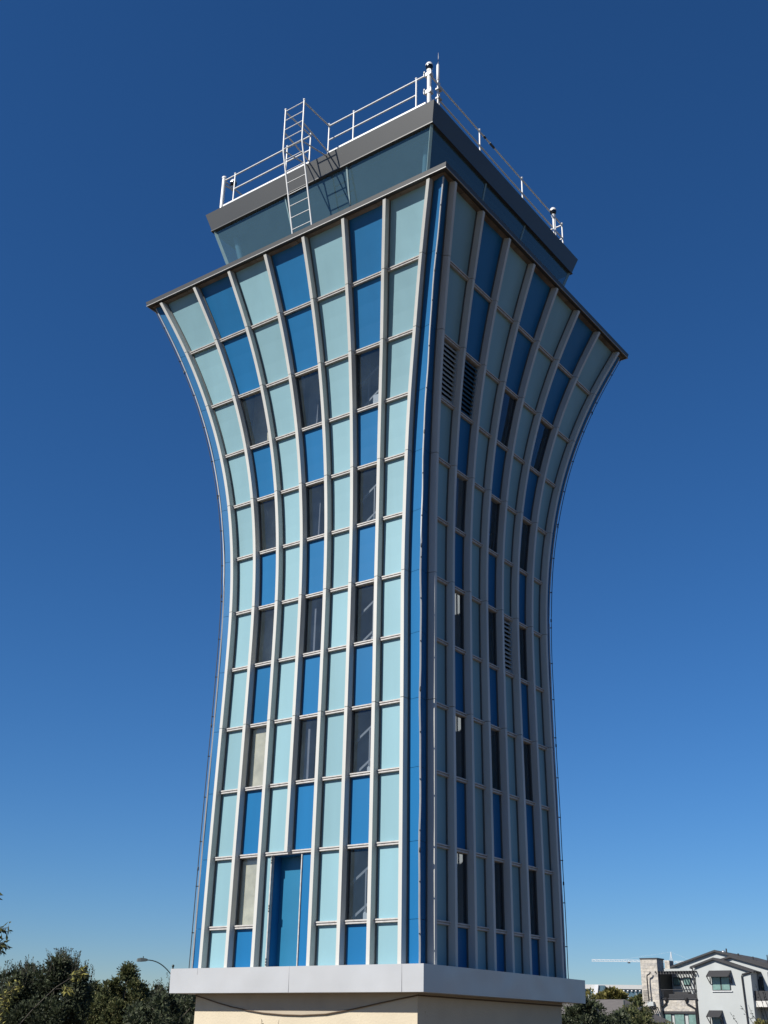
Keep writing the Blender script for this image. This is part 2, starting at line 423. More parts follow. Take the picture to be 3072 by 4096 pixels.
MB().box(-.30,yd-.06,zt+GZ-.16,-.14,yd-.003,zt+GZ-.10).build('door_closer', M['cable'], door)
MB().tube([(-.16,yd-.002,-1.75+GZ),(-.16,yd-.06,-1.75+GZ),(-.16,yd-.06,-1.55+GZ),(-.16,yd-.002,-1.55+GZ)], .012, 6).build('handle', M['trim'], door)
# inside: floors, walls, the stair seen through the sunlit windows
for k,z in enumerate((12.75,9.75,6.78,3.78,.76)):
    e = Dz(z)-.16; mb = MB(); mb.box(-e,-e,z-.12+GZ,.7,e,z+.12+GZ); mb.box(.7,-.3,z-.12+GZ,e,e,z+.12+GZ); mb.build('floor_slab', M['indark'], T)
for a,b in ((12.63,9.87),(9.63,6.9),(6.66,3.9)):
    e = Dz(b)-.42; MB().box(-e+.3,-e,b+GZ,-1.0,-e+.2,a+GZ).build('inner_wall', M['inconc'], T)
for a,b in ((3.66,.88),(.64,-2.13)):
    e = Dz(b)-.14; MB().box(-e+.1,-e,b+GZ,-1.15,-e+.2,a+GZ).build('inner_wall', M['inconc'], T)
for a,b in ((12.63,9.87),(9.63,6.9),(6.66,3.9),(3.66,.88),(.64,-2.13)):
    MB().box(-.9,-1.35,b+GZ,.7,-1.2,a+GZ).build('shaft_wall', M['indark'], T)
    MB().box(.7,-1.35,b+GZ,.85,2.4,a+GZ).build('shaft_wall', M['indark'], T)
    # wall of the middle bay, a strip beside the stair
    if b > 0: MB().box(-.48,-Dz(b)+.22,b+GZ,-.16,-Dz(b)+.4,a+GZ).build('inner_pier', M['indark'], T)
mb = MB(); zz = np.arange(-2.2, 13.01, .4)
mb.prism([(.86,-2.2+GZ)]+[(Dz(z)-.105,z+GZ) for z in zz]+[(.86,zz[-1]+GZ)], -.44, -.30); mb.build('sun_catch_wall', M['inwall2'], T)  # inner wall added to catch sun patches, its edge cut to block stray sun
for i in (3,5,7,9,11):
    zb_ = bz[i]; yy = -(Dz(bz[i])-.22)
    mb = MB()
    for h in (.10,.84): mb.bar((.75,yy,zb_+h-.34+GZ),(2.35,yy,zb_+h+.74+GZ),.045,.05)
    mb.bar((1.58,yy,zb_+.22+GZ),(1.58,yy,zb_+1.06+GZ),.035,.035)
    mb.build('stair_rail', M['stairgrey'], T)
    mb = MB(); mb.box(1.50,yy+.02,zb_-.1+GZ,1.95,yy+.2,zb_+.24+GZ); mb.box(1.78,yy-.08,zb_-.1+GZ,2.0,yy+.2,zb_+.40+GZ)
    mb.build('stair_step', M['steplight'], T)
# control cab
z0c, z1c, e0c, e1c = 15.396, 18.20, 3.098, 3.905
def ec(z): return e0c+(e1c-e0c)*(z-z0c)/(z1c-z0c)
def CP(f, lat, z, off=0):
    x,y = lat, -(ec(z)+off)
    for _ in range(f): x,y = -y,x
    return (x,y,z+GZ)
fr3 = (-1,-.292,.278,1)
for f in range(4):
    for a,b in zip(fr3[:-1],fr3[1:]):
        vs = [CP(f,a*ec(z0c)+(.02 if a > -1 else 0),z0c), CP(f,b*ec(z0c)-(.02 if b < 1 else 0),z0c), CP(f,b*ec(z1c)-(.02 if b < 1 else 0),z1c), CP(f,a*ec(z1c)+(.02 if a > -1 else 0),z1c)]
        MB().add(vs, [(0,1,2,3)]).build('cab_glazing', M['cabgl'], T)
    for a in fr3[1:]:
        if a < 1:
            mb = MB(); mb.bar(CP(f,a*ec(z0c),z0c,.0),CP(f,a*ec(z1c),z1c,.0),.045,.05)
        else:
            mb = MB(); mb.bar(CP(f,ec(z0c),z0c,0),CP(f,ec(z1c),z1c,0),.075,.075,up=(1,-1,0) if f % 2 == 0 else (1,1,0))
        mb.build('cab_mullion', M['cabmull'], T)
MB().box(-3.7,-3.7,18.02+GZ,3.7,3.7,18.10+GZ).build('cab_ceiling', M['indark'], T)
for sx in (-1,1):
    for sy in (-1,1):
        MB().tube([(sx*2.95,sy*2.95,15.39+GZ),(sx*3.45,sy*3.45,18.05+GZ)], .09, 12).build('cab_column', M['inlight'], T)
MB().box(-1.2,-1.2,15.39+GZ,1.2,1.2,16.4+GZ).build('cab_console', M['indark'], T)
MB().frustum(3.966,18.195+GZ,4.131,18.753+GZ).build('cab_roof', M['roof'], T)
mb = MB()
for k in range(4):
    a,b = 3.90,3.985
    vs = []
    for (x,y,z) in [(-b,-b,18.165),(b,-b,18.165),(a,-a,18.165),(-a,-a,18.165),(-b-.003,-b-.003,18.196),(b+.003,-b-.003,18.196),(a,-a,18.196),(-a,-a,18.196)]:
        for _ in range(k): x,y = -y,x
        vs.append((x,y,z+GZ))
    mb.add(vs, [(0,3,2,1),(4,5,6,7),(0,1,5,4),(1,2,6,5),(2,3,7,6),(3,0,4,7)])
mb.build('drip_edge', M['roof'], T)

# ------------------------------------------------------------------ things on the roof
GR = thing('guard_rail', 'white pipe guard rail running round the dark flat roof of the tower cab', 'guard rail', (0,0,18.75+GZ)); go = (0,0,18.75+GZ)
zr, zm, ztoe = 19.86+GZ, 19.33+GZ, 18.875+GZ
XL, XR, YF, YB = -3.56, 3.90, -4.03, 3.60
def tubep(name, pts, r, par, org, m='white', n=8): return MB().tube(pts, r, n).build(name, M[m], par, org)
tubep('top_rail', [(XL,YF,zr),(-.20,YF,zr)], .024, GR, go); tubep('top_rail', [(.49,YF,zr),(XR,YF,zr),], .024, GR, go)
tubep('top_rail', [(XR,YF,zr),(XR,YB,zr)], .024, GR, go); tubep('top_rail', [(XR,YB,zr),(XL,YB,zr)], .024, GR, go); tubep('top_rail', [(XL,YB,zr),(XL,YF,zr)], .024, GR, go)
tubep('middle_rail', [(XL+.45,YF,zm),(-.20,YF,zm)], .024, GR, go); tubep('middle_rail', [(.52,YF,zm),(XR-.4,YF,zm)], .024, GR, go)
tubep('middle_rail', [(XR,YF+.5,zm),(XR,YB,zm)], .024, GR, go); tubep('middle_rail', [(XR,YB,zm),(XL,YB,zm)], .024, GR, go); tubep('middle_rail', [(XL,YB,zm),(XL,YF+.4,zm)], .024, GR, go)
mb = MB(); mb.box(XL,YF-.02,ztoe-.03,-.20,YF+.02,ztoe+.03); mb.build('toe_board', M['white'], GR, go)
mb = MB(); mb.box(.49,YF-.02,ztoe-.03,XR-.1,YF+.02,ztoe+.03); mb.build('toe_board', M['white'], GR, go)
pst = [(-3.12,YF),(-1.07,YF),(-.19,YF),(.49,YF),(1.37,YF),(3.49,YF),(XR,-3.53),(XR,-1.42),(XR,1.02),(XR,3.12),(XR,YB),(1.8,YB),(-.5,YB),(-2.6,YB),(XL,YB),(XL,1.6),(XL,-.8),(XL,-2.6)]
for x,y in pst:
    mb = MB(); mb.tube([(x,y,18.74+GZ),(x,y,zr+.04)], .024, 8)
    mb.lathe((x,y,zr+.03), [(.012,0),(.036,.02),(.036,.045),(.012,.065)], 8)
    mb.build('post', M['white'], GR, go)
mb = MB(); mb.tube([(XR,-1.20,zr),(XR,-1.10,zr)], .034, 8); mb.tube([(XR,-.86,zr),(XR,-.62,zr)], .036, 8); mb.build('tape_wrap', M['cable'], GR, go)

# ladder out in front of the cab
LD = thing('roof_ladder', 'white steel access ladder with walk-through top leaning out beside the cab glass', 'ladder', (.17,-4.6,15.4+GZ)); lo = (.17,-4.6,15.4+GZ)
lx = (-.17,.50)
kin = (-5.16,18.47); top = (-5.17,19.90); bot = (-4.42,15.40)
for x in lx:
    tubep('stringer', [(x,bot[0],bot[1]+GZ),(x,kin[0]+.03,kin[1]-.12+GZ),(x,kin[0],kin[1]+.05+GZ),(x,top[0],top[1]+GZ)], .024, LD, lo)
    MB().lathe((x,top[0],top[1]+GZ-.01), [(.01,0),(.036,.02),(.036,.05),(.01,.07)], 8).build('cap', M['white'], LD, lo)
    px = -.19 if x < 0 else .49
    tubep('walk_rail', [(x,top[0],top[1]-.06+GZ),(px,YF,zr)], .024, LD, lo)
    tubep('walk_rail', [(x,top[0],19.10+GZ),(px,YF,18.86+GZ+.05)], .022, LD, lo)
    tubep('bracket', [(x,kin[0],kin[1]-.02+GZ),(x,-4.12,18.70+GZ)], .020, LD, lo)
def ly(z):
    return bot[0]+(kin[0]-bot[0])*(z-bot[1])/(kin[1]-bot[1]) if z < kin[1] else kin[0]+(top[0]-kin[0])*(z-kin[1])/(top[1]-kin[1])
for k in range(13):
    z = 19.86-.341*k
    if z < 15.5: break
    tubep('rung', [(lx[0],ly(z),z+GZ),(lx[1],ly(z),z+GZ)], .0135, LD, lo, n=6)

# cameras, poles, antenna
def dome_cam(name, label, x, y, zb, ztop, polr, poletop, clamps, off=(0,0)):
    t = thing(name, label, 'security camera', (x,y,zb), 'security cameras on the roof corners'); o = (x,y,zb)
    MB().tube([(x,y,zb),(x,y,poletop)], polr, 12).build('pole', M['white'], t, o)
    MB().lathe((x,y,poletop), [(polr+.012,-.05),(polr+.012,.01),(polr*.6,.02)], 12).build('pole_cap', M['white'], t, o)
    cx, cy = x+off[0], y+off[1]
    dm = MB().lathe((cx,cy,ztop-.25), [(.055,-.02),(.085,.02),(.10,.07),(.10,.13)], 16).build('dome', M['domeblk'], t, o)
    MB().lathe((cx,cy,ztop-.12), [(.104,0),(.10,.05),(.075,.095),(.03,.118)], 16).build('hood', M['white'], dm, o)
    MB().lathe((cx,cy,ztop-.40), [(.045,0),(.055,.06),(.07,.13)], 12).build('bracket', M['white'], t, o)
    if off != (0,0): MB().tube([(x,y,ztop-.36),(cx,cy,ztop-.36)], .03, 8).build('bracket', M['white'], t, o)
    for zc in clamps:
        mb = MB(); mb.box(x-.11,y-.07,zc-.06,x+.09,y+.07,zc+.06)
        for s in (-1,1): mb.tube([(x+s*.10,y-.09,zc-.085),(x+s*.115,y-.09,zc),(x+s*.10,y-.09,zc+.085)], .022, 6)
        mb.build('clamp', M['white'], t, o)
    return t
dome_cam('security_camera', 'dome camera on a clamped white pole at the near roof corner beside the antenna', 3.91, -4.03, 18.70+GZ, 20.25+GZ, .062, 19.98+GZ, (19.82+GZ, 19.20+GZ))
dome_cam('security_camera', 'dome camera beside a thick white pipe at the left end of the roof guard rail', -3.57, -4.04, 18.72+GZ, 20.06+GZ, .062, 19.98+GZ, (), (.10,.30))
t = dome_cam('security_camera', 'small dome camera at the far right end of the roof guard rail', 3.98, 2.86, 18.70+GZ, 20.00+GZ, .035, 19.66+GZ, (), (0,0))
A = thing('antenna', 'slim white whip antenna standing at the near roof corner beside the camera pole', 'antenna', (3.92,-3.62,18.7+GZ)); ao = (3.92,-3.62,18.7+GZ)
MB().tube([(3.92,-3.62,18.7+GZ),(3.92,-3.62,19.98+GZ)], .026, 8).build('mast', M['white'], A, ao)
MB().lathe((3.92,-3.62,19.95+GZ), [(.03,0),(.044,.02),(.044,.54),(.03,.58),(.018,.60)], 12).build('radome', M['white'], A, ao)
MB().tube([(3.92,-3.62,20.54+GZ),(3.92,-3.60,20.78+GZ),(3.92,-3.60,20.99+GZ)], .013, 6, r2=.004).build('whip', M['trim'], A, ao)
for zc in (19.3,19.62):
    mb = MB(); mb.box(3.86,-3.66,zc+GZ,3.98,-3.50,zc+.05+GZ); mb.build('clamp', M['trim'], A, ao)

# ------------------------------------------------------------------ ground
mb = MB(); mb.quad((-3000,-3000,0),(3000,-3000,0),(3000,3000,0),(-3000,3000,0))
tag(mb.build('ground',  mat('dry_lawn', (.10,.068,.034), .95, var=.3, scale=.6)), kind='structure')
mb = MB(); mb.quad((-7,-7,.004),(7,-7,.004),(7,7,.004),(-7,7,.004))
tag(mb.build('path', mat('concrete_apron', (.20,.15,.10), .9, var=.12, scale=2)), kind='structure')

# ------------------------------------------------------------------ vegetation
LM = {'dark':[leafmat('leaf_dark', (.060,.073,.038)), leafmat('leaf_deep', (.036,.048,.027)), leafmat('leaf_grey', (.11,.12,.08))],
      'olive':[leafmat('leaf_olive', (.092,.102,.040)), leafmat('leaf_moss', (.058,.071,.030)), leafmat('leaf_tan', (.16,.15,.07))],
      'gold':[leafmat('leaf_gold', (.16,.15,.045)), leafmat('leaf_yellow', (.24,.21,.07)), leafmat('leaf_brown', (.09,.085,.032))],
      'willow':[leafmat('leaf_willow', (.10,.105,.040)), leafmat('leaf_dusk', (.045,.055,.03)), leafmat('leaf_lime', (.26,.24,.07))]}
BARK = mat('bark', (.10,.085,.065), .9, var=.25, scale=12)
def leaf(mb, p, d, size, rnd, m, wid=.38):
    d = d.normalized(); s = d.cross(Vector((rnd.gauss(0,1),rnd.gauss(0,1),rnd.gauss(0,1))))
    if s.length < 1e-3: return
    s.normalize(); u = s.cross(d); w = size*wid
    mb.add([p, p+d*size*.5+s*w*.5+u*size*.06, p+d*size, p+d*size*.5-s*w*.5+u*size*.06], [(0,1,2,3)], m)
def rvec(rnd):
    while True:
        v = Vector((rnd.uniform(-1,1),rnd.uniform(-1,1),rnd.uniform(-1,1)))
        if .05 < v.length < 1: return v
def tree(name, label, cat, loc, H, rx, ry, pal, n, size, seed, z0=.15, shoots=0, group=None, clumps=40, shoot_len=.6, trunkr=.12, point=0.0):
    rnd = random.Random(seed); loc = Vector((loc[0],loc[1],0))
    t = thing(name, label, cat, loc, group)
    zc = H*(z0+1)/2; rz = H*(1-z0)/2
    mb = MB(); mb.tube([loc,loc+Vector((.03*H*rnd.uniform(-1,1),0,H*.3)),loc+Vector((.06*H*rnd.uniform(-1,1),.02*H,H*.75))], trunkr, 8, r2=trunkr*.3)
    cl = []
    for k in range(clumps):
        v = rvec(rnd); v = v.normalized()*(v.length**.45)
        f = 1+.22*math.sin(3.1*v.x+seed)*math.cos(2.7*v.y-seed)+rnd.uniform(-.12,.12)
        c = loc+Vector((v.x*rx*f*.88, v.y*ry*f*.88, zc+v.z*rz*.86*f))
        if c.z > H-.25: c.z = H-.25-rnd.random()*.15*H
        if point: q = 1-point*max(0,(c.z-zc)/rz); c.x = loc.x+(c.x-loc.x)*q; c.y = loc.y+(c.y-loc.y)*q
        if c.z < .15: c.z = .15
        cl.append((c, rnd.uniform(.20,.36)*min(rx,rz*1.2)))
        if k % 3 == 0:
            mid = loc+Vector((0,0,H*.25)); mb.tube([mid, (mid+c)/2+Vector((0,0,.08*H)), c], trunkr*.28, 5, r2=.012)
    mb.build('trunk', BARK, t, loc)
    lb = MB()
    for k in range(n):
        c, r = cl[rnd.randrange(len(cl))]
        v = rvec(rnd); v = v.normalized()*(v.length**.6)
        p = c+Vector((v.x*r,v.y*r,v.z*r*.9))
        d = v+Vector((0,0,.35))+rvec(rnd)*.6
        core = k % 5 == 0
        if core: p = c+v*(r*.45)
        leaf(lb, p, d, size*(rnd.uniform(1.6,2.6) if core else rnd.uniform(.6,1.3)), rnd, rnd.choices((0,1,2),(5,4,2))[0], .75 if core else .5)
    if shoots:
        tops = sorted(cl, key=lambda q: -(q[0].z-abs(q[0].x-loc.x)*.3))[:max(6,clumps//3)]
        for k in range(shoots):
            c, r = tops[rnd.randrange(len(tops))]
            a = c+Vector((rnd.uniform(-r,r),rnd.uniform(-r,r),r*.4)); L = shoot_len*rnd.uniform(.4,1)
            b = a+Vector((rnd.uniform(-.35,.35)*L,rnd.uniform(-.3,.3)*L,L))
            lb.tube([a,(a+b)/2+Vector((.03,0,0)),b], .010, 3, m=3, r2=.004)
            for q in range(int(L/.05)):
                tt = rnd.random()**.7*.95
                p = a.lerp(b,tt); leaf(lb, p, (b-a).normalized()*.7+rvec(rnd)*.8, size*rnd.uniform(.5,1.0), rnd, rnd.choices((0,1,2),(5,3,3))[0], .42)
    lb.build('crown', LM[pal]+[BARK], t, loc)
    return t
# left of the tower (compass: towards -x)
CAM = Vector((16.660,-23.122,1.658))
def far(bear, dist):                                # a spot on the ground by compass bearing from the photographer's stand
    a = R(bear); return (CAM.x+dist*math.cos(a), CAM.y+dist*math.sin(a))
TG = 'trees behind the tower to the left'
tree('live_oak', 'broad dark evergreen tree with spiky top shoots, tallest left of the tower', 'tree', far(140.75,60), 4.62, 2.15, 2.0, 'dark', 24000, .12, 3, shoots=300, group=TG, clumps=60, shoot_len=.7)
tree('live_oak', 'dark evergreen tree at the far left picture edge behind the leafy twigs', 'tree', far(142.3,61), 4.5, 1.9, 1.9, 'dark', 15000, .12, 8, shoots=110, group=TG, clumps=50, shoot_len=.7)
tree('live_oak', 'low brownish tree in the dip between the tall dark evergreen and the pointed olive tree', 'tree', far(138.9,74), 4.35, 1.25, 1.7, 'olive', 8000, .13, 5, shoots=16, group=TG, clumps=36, shoot_len=.3)
tree('live_oak', 'olive green tree with a pointed crown below the street lamp head', 'tree', far(137.65,70), 4.95, 1.75, 1.7, 'olive', 15000, .12, 13, shoots=24, group=TG, clumps=56, shoot_len=.3, point=.55)
tree('live_oak', 'loose thin-topped tree beside the left end of the white parapet', 'tree', far(136.1,72), 4.1, 1.5, 1.7, 'dark', 9000, .13, 21, shoots=60, group=TG, clumps=36, shoot_len=.85)
tree('live_oak', 'dark tree half hidden behind the tower base on its left', 'tree', far(134.5,68), 4.35, 1.7, 1.8, 'dark', 9000, .13, 33, shoots=30, group=TG, clumps=36, shoot_len=.8)
tree('live_oak', 'dark low tree in front of the lamp post under the parapet corner', 'tree', far(135.7,58), 3.35, 2.0, 1.6, 'dark', 9000, .12, 41, shoots=0, group=TG, clumps=40)
tree('live_oak', 'low olive tree behind the dip between the taller evergreens', 'tree', far(138.3,82), 3.9, 2.2, 1.8, 'olive', 9000, .15, 45, shoots=0, group=TG, clumps=40)
# right of the tower
SG = 'shrubs between the tower and the house'
tree('rounded_shrub', 'dense dark green shrub touching the right edge of the tower base', 'shrub', far(116.9,60), 3.62, 1.5, 1.6, 'dark', 12000, .11, 51, group=SG, clumps=44)
tree('rounded_shrub', 'low dark shrub below the roof dormers of the low grey roofed house', 'shrub', far(115.5,62), 3.0, 1.5, 1.6, 'dark', 11000, .11, 52, group=SG, clumps=44)
tree('rounded_shrub', 'olive shrub around the timber pole beside the stone chimney', 'shrub', far(114.3,66), 3.55, 1.6, 1.7, 'olive', 12000, .11, 53, group=SG, clumps=44)
FG = 'trees behind the low grey roofed house'
tree('autumn_tree', 'pale yellowing broad tree behind the grey roof, nearest the tower', 'tree', far(116.2,150), 7.0, 2.9, 2.6, 'gold', 5000, .30, 61, group=FG, clumps=40)
tree('autumn_tree', 'tallest golden green tree in front of the slanted white block', 'tree', far(115.3,150), 8.1, 2.2, 2.2, 'gold', 5000, .30, 62, group=FG, clumps=36)
tree('autumn_tree', 'smaller dark green tree beside the stone chimney of the house', 'tree', far(114.1,150), 7.0, 2.2, 2.2, 'olive', 4500, .28, 63, group=FG, clumps=34)
# far-off wood closing the horizon
rnd = random.Random(5); mb = MB()
for k in range(9000):
    a = rnd.random()*2*math.pi; r = rnd.uniform(430,520)
    h = (6.5+1.8*math.sin(a*23)+1.3*math.sin(a*57+2))*rnd.random()**.6
    leaf(mb, Vector((r*math.cos(a), r*math.sin(a), h)), rvec(rnd)+Vector((0,0,.6)), rnd.uniform(2.5,5), rnd, rnd.choices((0,1,2),(5,4,1))[0], .8)
tag(mb.build('far_wood', LM['olive']), 'far-off olive green wood along the horizon', 'wood', kind='stuff')
# near twigs at the left picture edge
rnd = random.Random(9)
def sprig(mb, lb, pts, r, n, size, spread, rnd, mm=(0,1,2), w=(4,4,1), t0=.2, wid=.3):
    pts = [Vector(p) for p in pts]; mb.tube(pts, r, 6, r2=r*.35)
    for k in range(n):
        t = t0+(1-t0)*rnd.random(); q = t*(len(pts)-1); i = min(int(q),len(pts)-2); p = pts[i].lerp(pts[i+1],q-i)
        d = (pts[i+1]-pts[i]).normalized()*.5+rvec(rnd)*1.0+Vector((0,0,-.45))
        p2 = p+rvec(rnd)*spread; mb.tube([p,p2], .0016, 3, r2=.001)
        leaf(lb, p2, d, size*rnd.uniform(.65,1.15), rnd, rnd.choices(mm,w)[0], wid)
wo = Vector((4.95,-15.45,0))
WL = thing('young_willow', 'young willow with slender leaves, half out of view at the left picture edge', 'tree', wo)
tb, lb = MB(), MB()
tb.tube([wo,(4.97,-15.42,.9),(5.02,-15.36,1.8),(5.1,-15.28,2.7),(5.16,-15.2,3.4)], .045, 8, r2=.012)
sprig(tb, lb, [(5.02,-15.36,1.9),(5.25,-15.05,2.35),(5.40,-14.82,2.62),(5.48,-14.70,2.68)], .008, 60, .085, .06, rnd, t0=.5)
sprig(tb, lb, [(5.02,-15.36,1.9),(5.28,-15.0,2.3),(5.42,-14.78,2.50),(5.47,-14.71,2.48)], .007, 55, .085, .06, rnd, t0=.5)
sprig(tb, lb, [(5.08,-15.3,2.5),(5.28,-15.0,2.95),(5.39,-14.82,3.03)], .007, 26, .085, .05, rnd, t0=.5)
sprig(tb, lb, [(5.0,-15.4,1.3),(5.3,-14.95,1.6),(5.50,-14.67,1.95),(5.60,-14.55,2.10)], .006, 150, .07, .07, rnd, (0,1,2), (2,1,6), t0=.3)
sprig(tb, lb, [(5.0,-15.4,1.1),(5.35,-14.88,1.5),(5.50,-14.67,1.80),(5.54,-14.6,2.0)], .006, 150, .07, .08, rnd, (0,1,2), (2,1,6), t0=.3)
sprig(tb, lb, [(4.97,-15.42,.9),(5.4,-14.83,1.55),(5.52,-14.66,1.74)], .006, 60, .07, .06, rnd, (0,1,2), (2,1,6), t0=.4)
sprig(tb, lb, [(5.3,-14.95,1.0),(5.64,-14.49,1.71),(5.71,-14.40,1.86),(5.84,-14.24,2.08),(5.97,-14.08,2.22),(6.02,-14.0,2.27)], .0065, 46, .08, .06, rnd, (0,1,2), (3,1,5), t0=.7)
sprig(tb, lb, [(5.82,-14.26,2.06),(5.90,-14.16,2.075),(5.96,-14.09,2.06)], .004, 26, .075, .05, rnd, (0,1,2), (3,1,4), t0=.3)
tb.tube([wo,(5.15,-15.15,.5),(5.3,-14.95,1.0)], .014, 6, r2=.0065)
tb.build('trunk', BARK, WL, wo); lb.build('crown', LM['willow'], WL, wo)
# shrub tips showing in front of the concrete wall
so = Vector((-.15,-3.72,0))
SH = thing('leafy_seedling', 'thin green seedling reaching up in front of the sunlit concrete wall', 'plant', so)
tb, lb = MB(), MB()
for (x,y,z) in ((-.385,-3.72,1.90),(.085,-3.72,1.93)):
    sprig(tb, lb, [so,(x*.5+so.x*.5,-3.72,.9),(x,y,z)], .008, 34, .07, .03, rnd, (0,1,2), (4,4,1), t0=.55, wid=.35)
tb.build('stem', BARK, SH, so); lb.build('leaf_spray', LM['willow'], SH, so)
# bare sapling before the house on the right
bo = Vector((4.3,14.6,0))
BS = thing('bare_sapling', 'almost bare sapling with few dark leaves in front of the grey stucco house', 'tree', bo)
tb, lb = MB(), MB()
tb.tube([bo,(4.25,14.6,1.0),(4.2,14.65,2.0),(4.1,14.7,3.0),(4.05,14.8,3.7)], .035, 6, r2=.008)
for pts in ([(4.2,14.6,1.4),(3.95,14.65,2.3),(3.78,14.7,2.95),(3.66,14.72,3.35)], [(4.2,14.6,1.2),(3.7,14.6,1.9),(3.45,14.6,2.3),(3.17,14.55,2.75)],
            [(4.22,14.6,1.1),(3.5,14.5,1.7),(3.1,14.45,2.15),(2.86,14.42,2.55)], [(4.2,14.6,1.6),(3.9,14.65,2.1),(3.75,14.7,2.6),(3.55,14.66,3.0)],
            [(4.15,14.65,2.0),(3.98,14.7,2.6),(3.9,14.75,3.3)], [(4.2,14.6,1.5),(3.75,14.65,2.15),(3.5,14.6,2.45),(3.4,14.6,2.75)], [(4.1,14.7,2.4),(3.9,14.7,2.9),(3.86,14.72,3.2)]):
    sprig(tb, lb, pts, .011, 9, .075, .06, rnd, (0,1,2), (2,5,1), t0=.45, wid=.45)
tb.build('trunk', BARK, BS, bo); lb.build('crown', LM['willow'], BS, bo)
BUSH = tree('autumn_bush', 'brown and golden bush under the white balcony of the stucco house', 'shrub', far(108.35,95), 4.25, 1.35, 1.3, 'gold', 5000, .11, 77, clumps=26)

# ------------------------------------------------------------------ street lamp
P = Vector((-43.97,36.45,0))
SL = thing('street_lamp', 'dark green street lamp with curved arm and flat grey head above the trees', 'street lamp', P)
gm = mat('lamp_green', (.035,.055,.05), .5); hm = mat('lamp_grey', (.085,.105,.10), .5)
MB().tube([P, P+Vector((0,0,5.72))], .075, 10, r2=.055).build('pole', gm, SL, P)
MB().lathe(P+Vector((0,0,5.70)), [(.06,0),(.085,.03),(.085,.12),(.03,.16)], 10).build('cap', gm, SL, P)
dl = Vector((-.66,-.75,0)).normalized(); hp = Vector((-45.2,35.17,6.10)); arm = []
L = (Vector((hp.x,hp.y,0))-P).length
dl = (Vector((hp.x,hp.y,0))-P).normalized()
for k in range(11):
    t_ = k/10; arm.append(P+dl*(L*t_)+Vector((0,0,5.12+.98*(1-(1-t_)**2.2))))
MB().tube(arm, .035, 8).build('arm', gm, SL, P)
hd = MB(); s = dl.cross(Vector((0,0,1)))
vs = []
for (l, w, zlo, zhi) in ((0,.07,-.05,.06),(.12,.10,-.09,.10),(.45,.15,-.12,.13),(.68,.14,-.12,.08),(.74,.09,-.10,.0)):
    c = arm[-1]+dl*(l-.03)
    vs += [c-s*w+Vector((0,0,zlo)), c+s*w+Vector((0,0,zlo)), c+s*w*.6+Vector((0,0,zhi)), c-s*w*.6+Vector((0,0,zhi))]
hd.add(vs, [(i*4+k, i*4+(k+1)%4, (i+1)*4+(k+1)%4, (i+1)*4+k) for i in range(4) for k in range(4)]+[(3,2,1,0),(16,17,18,19)])
head = hd.build('lamp_head', hm, SL, P)
MB().tube([arm[-1]+dl*.28+Vector((0,0,.10)), arm[-1]+dl*.28+Vector((0,0,.23))], .03, 8).build('photocell', gm, head, P)
# timber pole on the right
po = Vector((-25.24,67.7,0))
TP = thing('utility_pole', 'thin dark timber pole rising from the shrubs beside the stone chimney', 'pole', po)
MB().tube([po,po+Vector((0,0,4.62))], .07, 8, r2=.055).build('post', gm, TP, po)
MB().bar(po+Vector((.02,.0,4.15)),po+Vector((.75,.3,4.6)),.04).build('brace', gm, TP, po)

# ------------------------------------------------------------------ the stucco and stone house
HO = Vector((-35.53,109.34,0)); HB = 132.46
HT = thing('stucco_house', 'three storey pale grey stucco house with stone chimney, dark gables and a pergola balcony', 'house', HO)
stucco = mat('grey_stucco', (.50,.525,.515), .9, var=.05, scale=.35, bump=.1, bscale=30, stain=(.25,.56,(.45,.475,.47),.8))
darkm = mat('dark_bronze', (.035,.034,.036), .5); roofm = mat('shingle', (.060,.056,.052), .9, var=.3, scale=2.5)
def stonemat():
    m, nt, N, L, p = newmat('rough_stone'); p.inputs['Roughness'].default_value = .9
    tc = N.new('ShaderNodeTexCoord'); sp_ = N.new('ShaderNodeSeparateXYZ'); L.new(tc.outputs['Object'], sp_.inputs[0])
    ad = N.new('ShaderNodeMath'); L.new(sp_.outputs[0], ad.inputs[0]); L.new(sp_.outputs[1], ad.inputs[1])
    cb = N.new('ShaderNodeCombineXYZ'); L.new(ad.outputs[0], cb.inputs[0]); L.new(sp_.outputs[2], cb.inputs[1])
    bt = N.new('ShaderNodeTexBrick'); L.new(cb.outputs[0], bt.inputs['Vector'])
    bt.inputs['Color1'].default_value = (.45,.41,.35,1); bt.inputs['Color2'].default_value = (.27,.26,.255,1); bt.inputs['Mortar'].default_value = (.32,.30,.26,1)
    bt.inputs['Scale'].default_value = 1; bt.inputs['Brick Width'].default_value = .85; bt.inputs['Row Height'].default_value = .30; bt.inputs['Mortar Size'].default_value = .018
    bt.inputs['Bias'].default_value = -.35; bt.offset_frequency = 2; bt.squash = 1.6; bt.squash_frequency = 3
    nz = N.new('ShaderNodeTexNoise'); nz.inputs['Scale'].default_value = 3.5; nz.inputs['Detail'].default_value = 7; L.new(tc.outputs['Object'], nz.inputs['Vector'])
    mx = N.new('ShaderNodeMix'); mx.data_type = 'RGBA'; mx.blend_type = 'OVERLAY'; mx.inputs[0].default_value = .45
    L.new(bt.outputs['Color'], mx.inputs[6]); L.new(nz.outputs['Fac'], mx.inputs[7]); L.new(mx.outputs[2], p.inputs['Base Color'])
    b = N.new('ShaderNodeBump'); b.inputs['Strength'].default_value = .8; b.inputs['Distance'].default_value = .12; L.new(nz.outputs['Fac'], b.inputs['Height']); L.new(b.outputs[0], p.inputs['Normal'])
    return m
stone = stonemat()
hglass = glassmat('house_glass', (.28,.36,.34), (.34,.55,.50), .55, ior=1.5)
def HX(x, y=0): return 16.66+(x-16.66)*(HB+y)/98.12
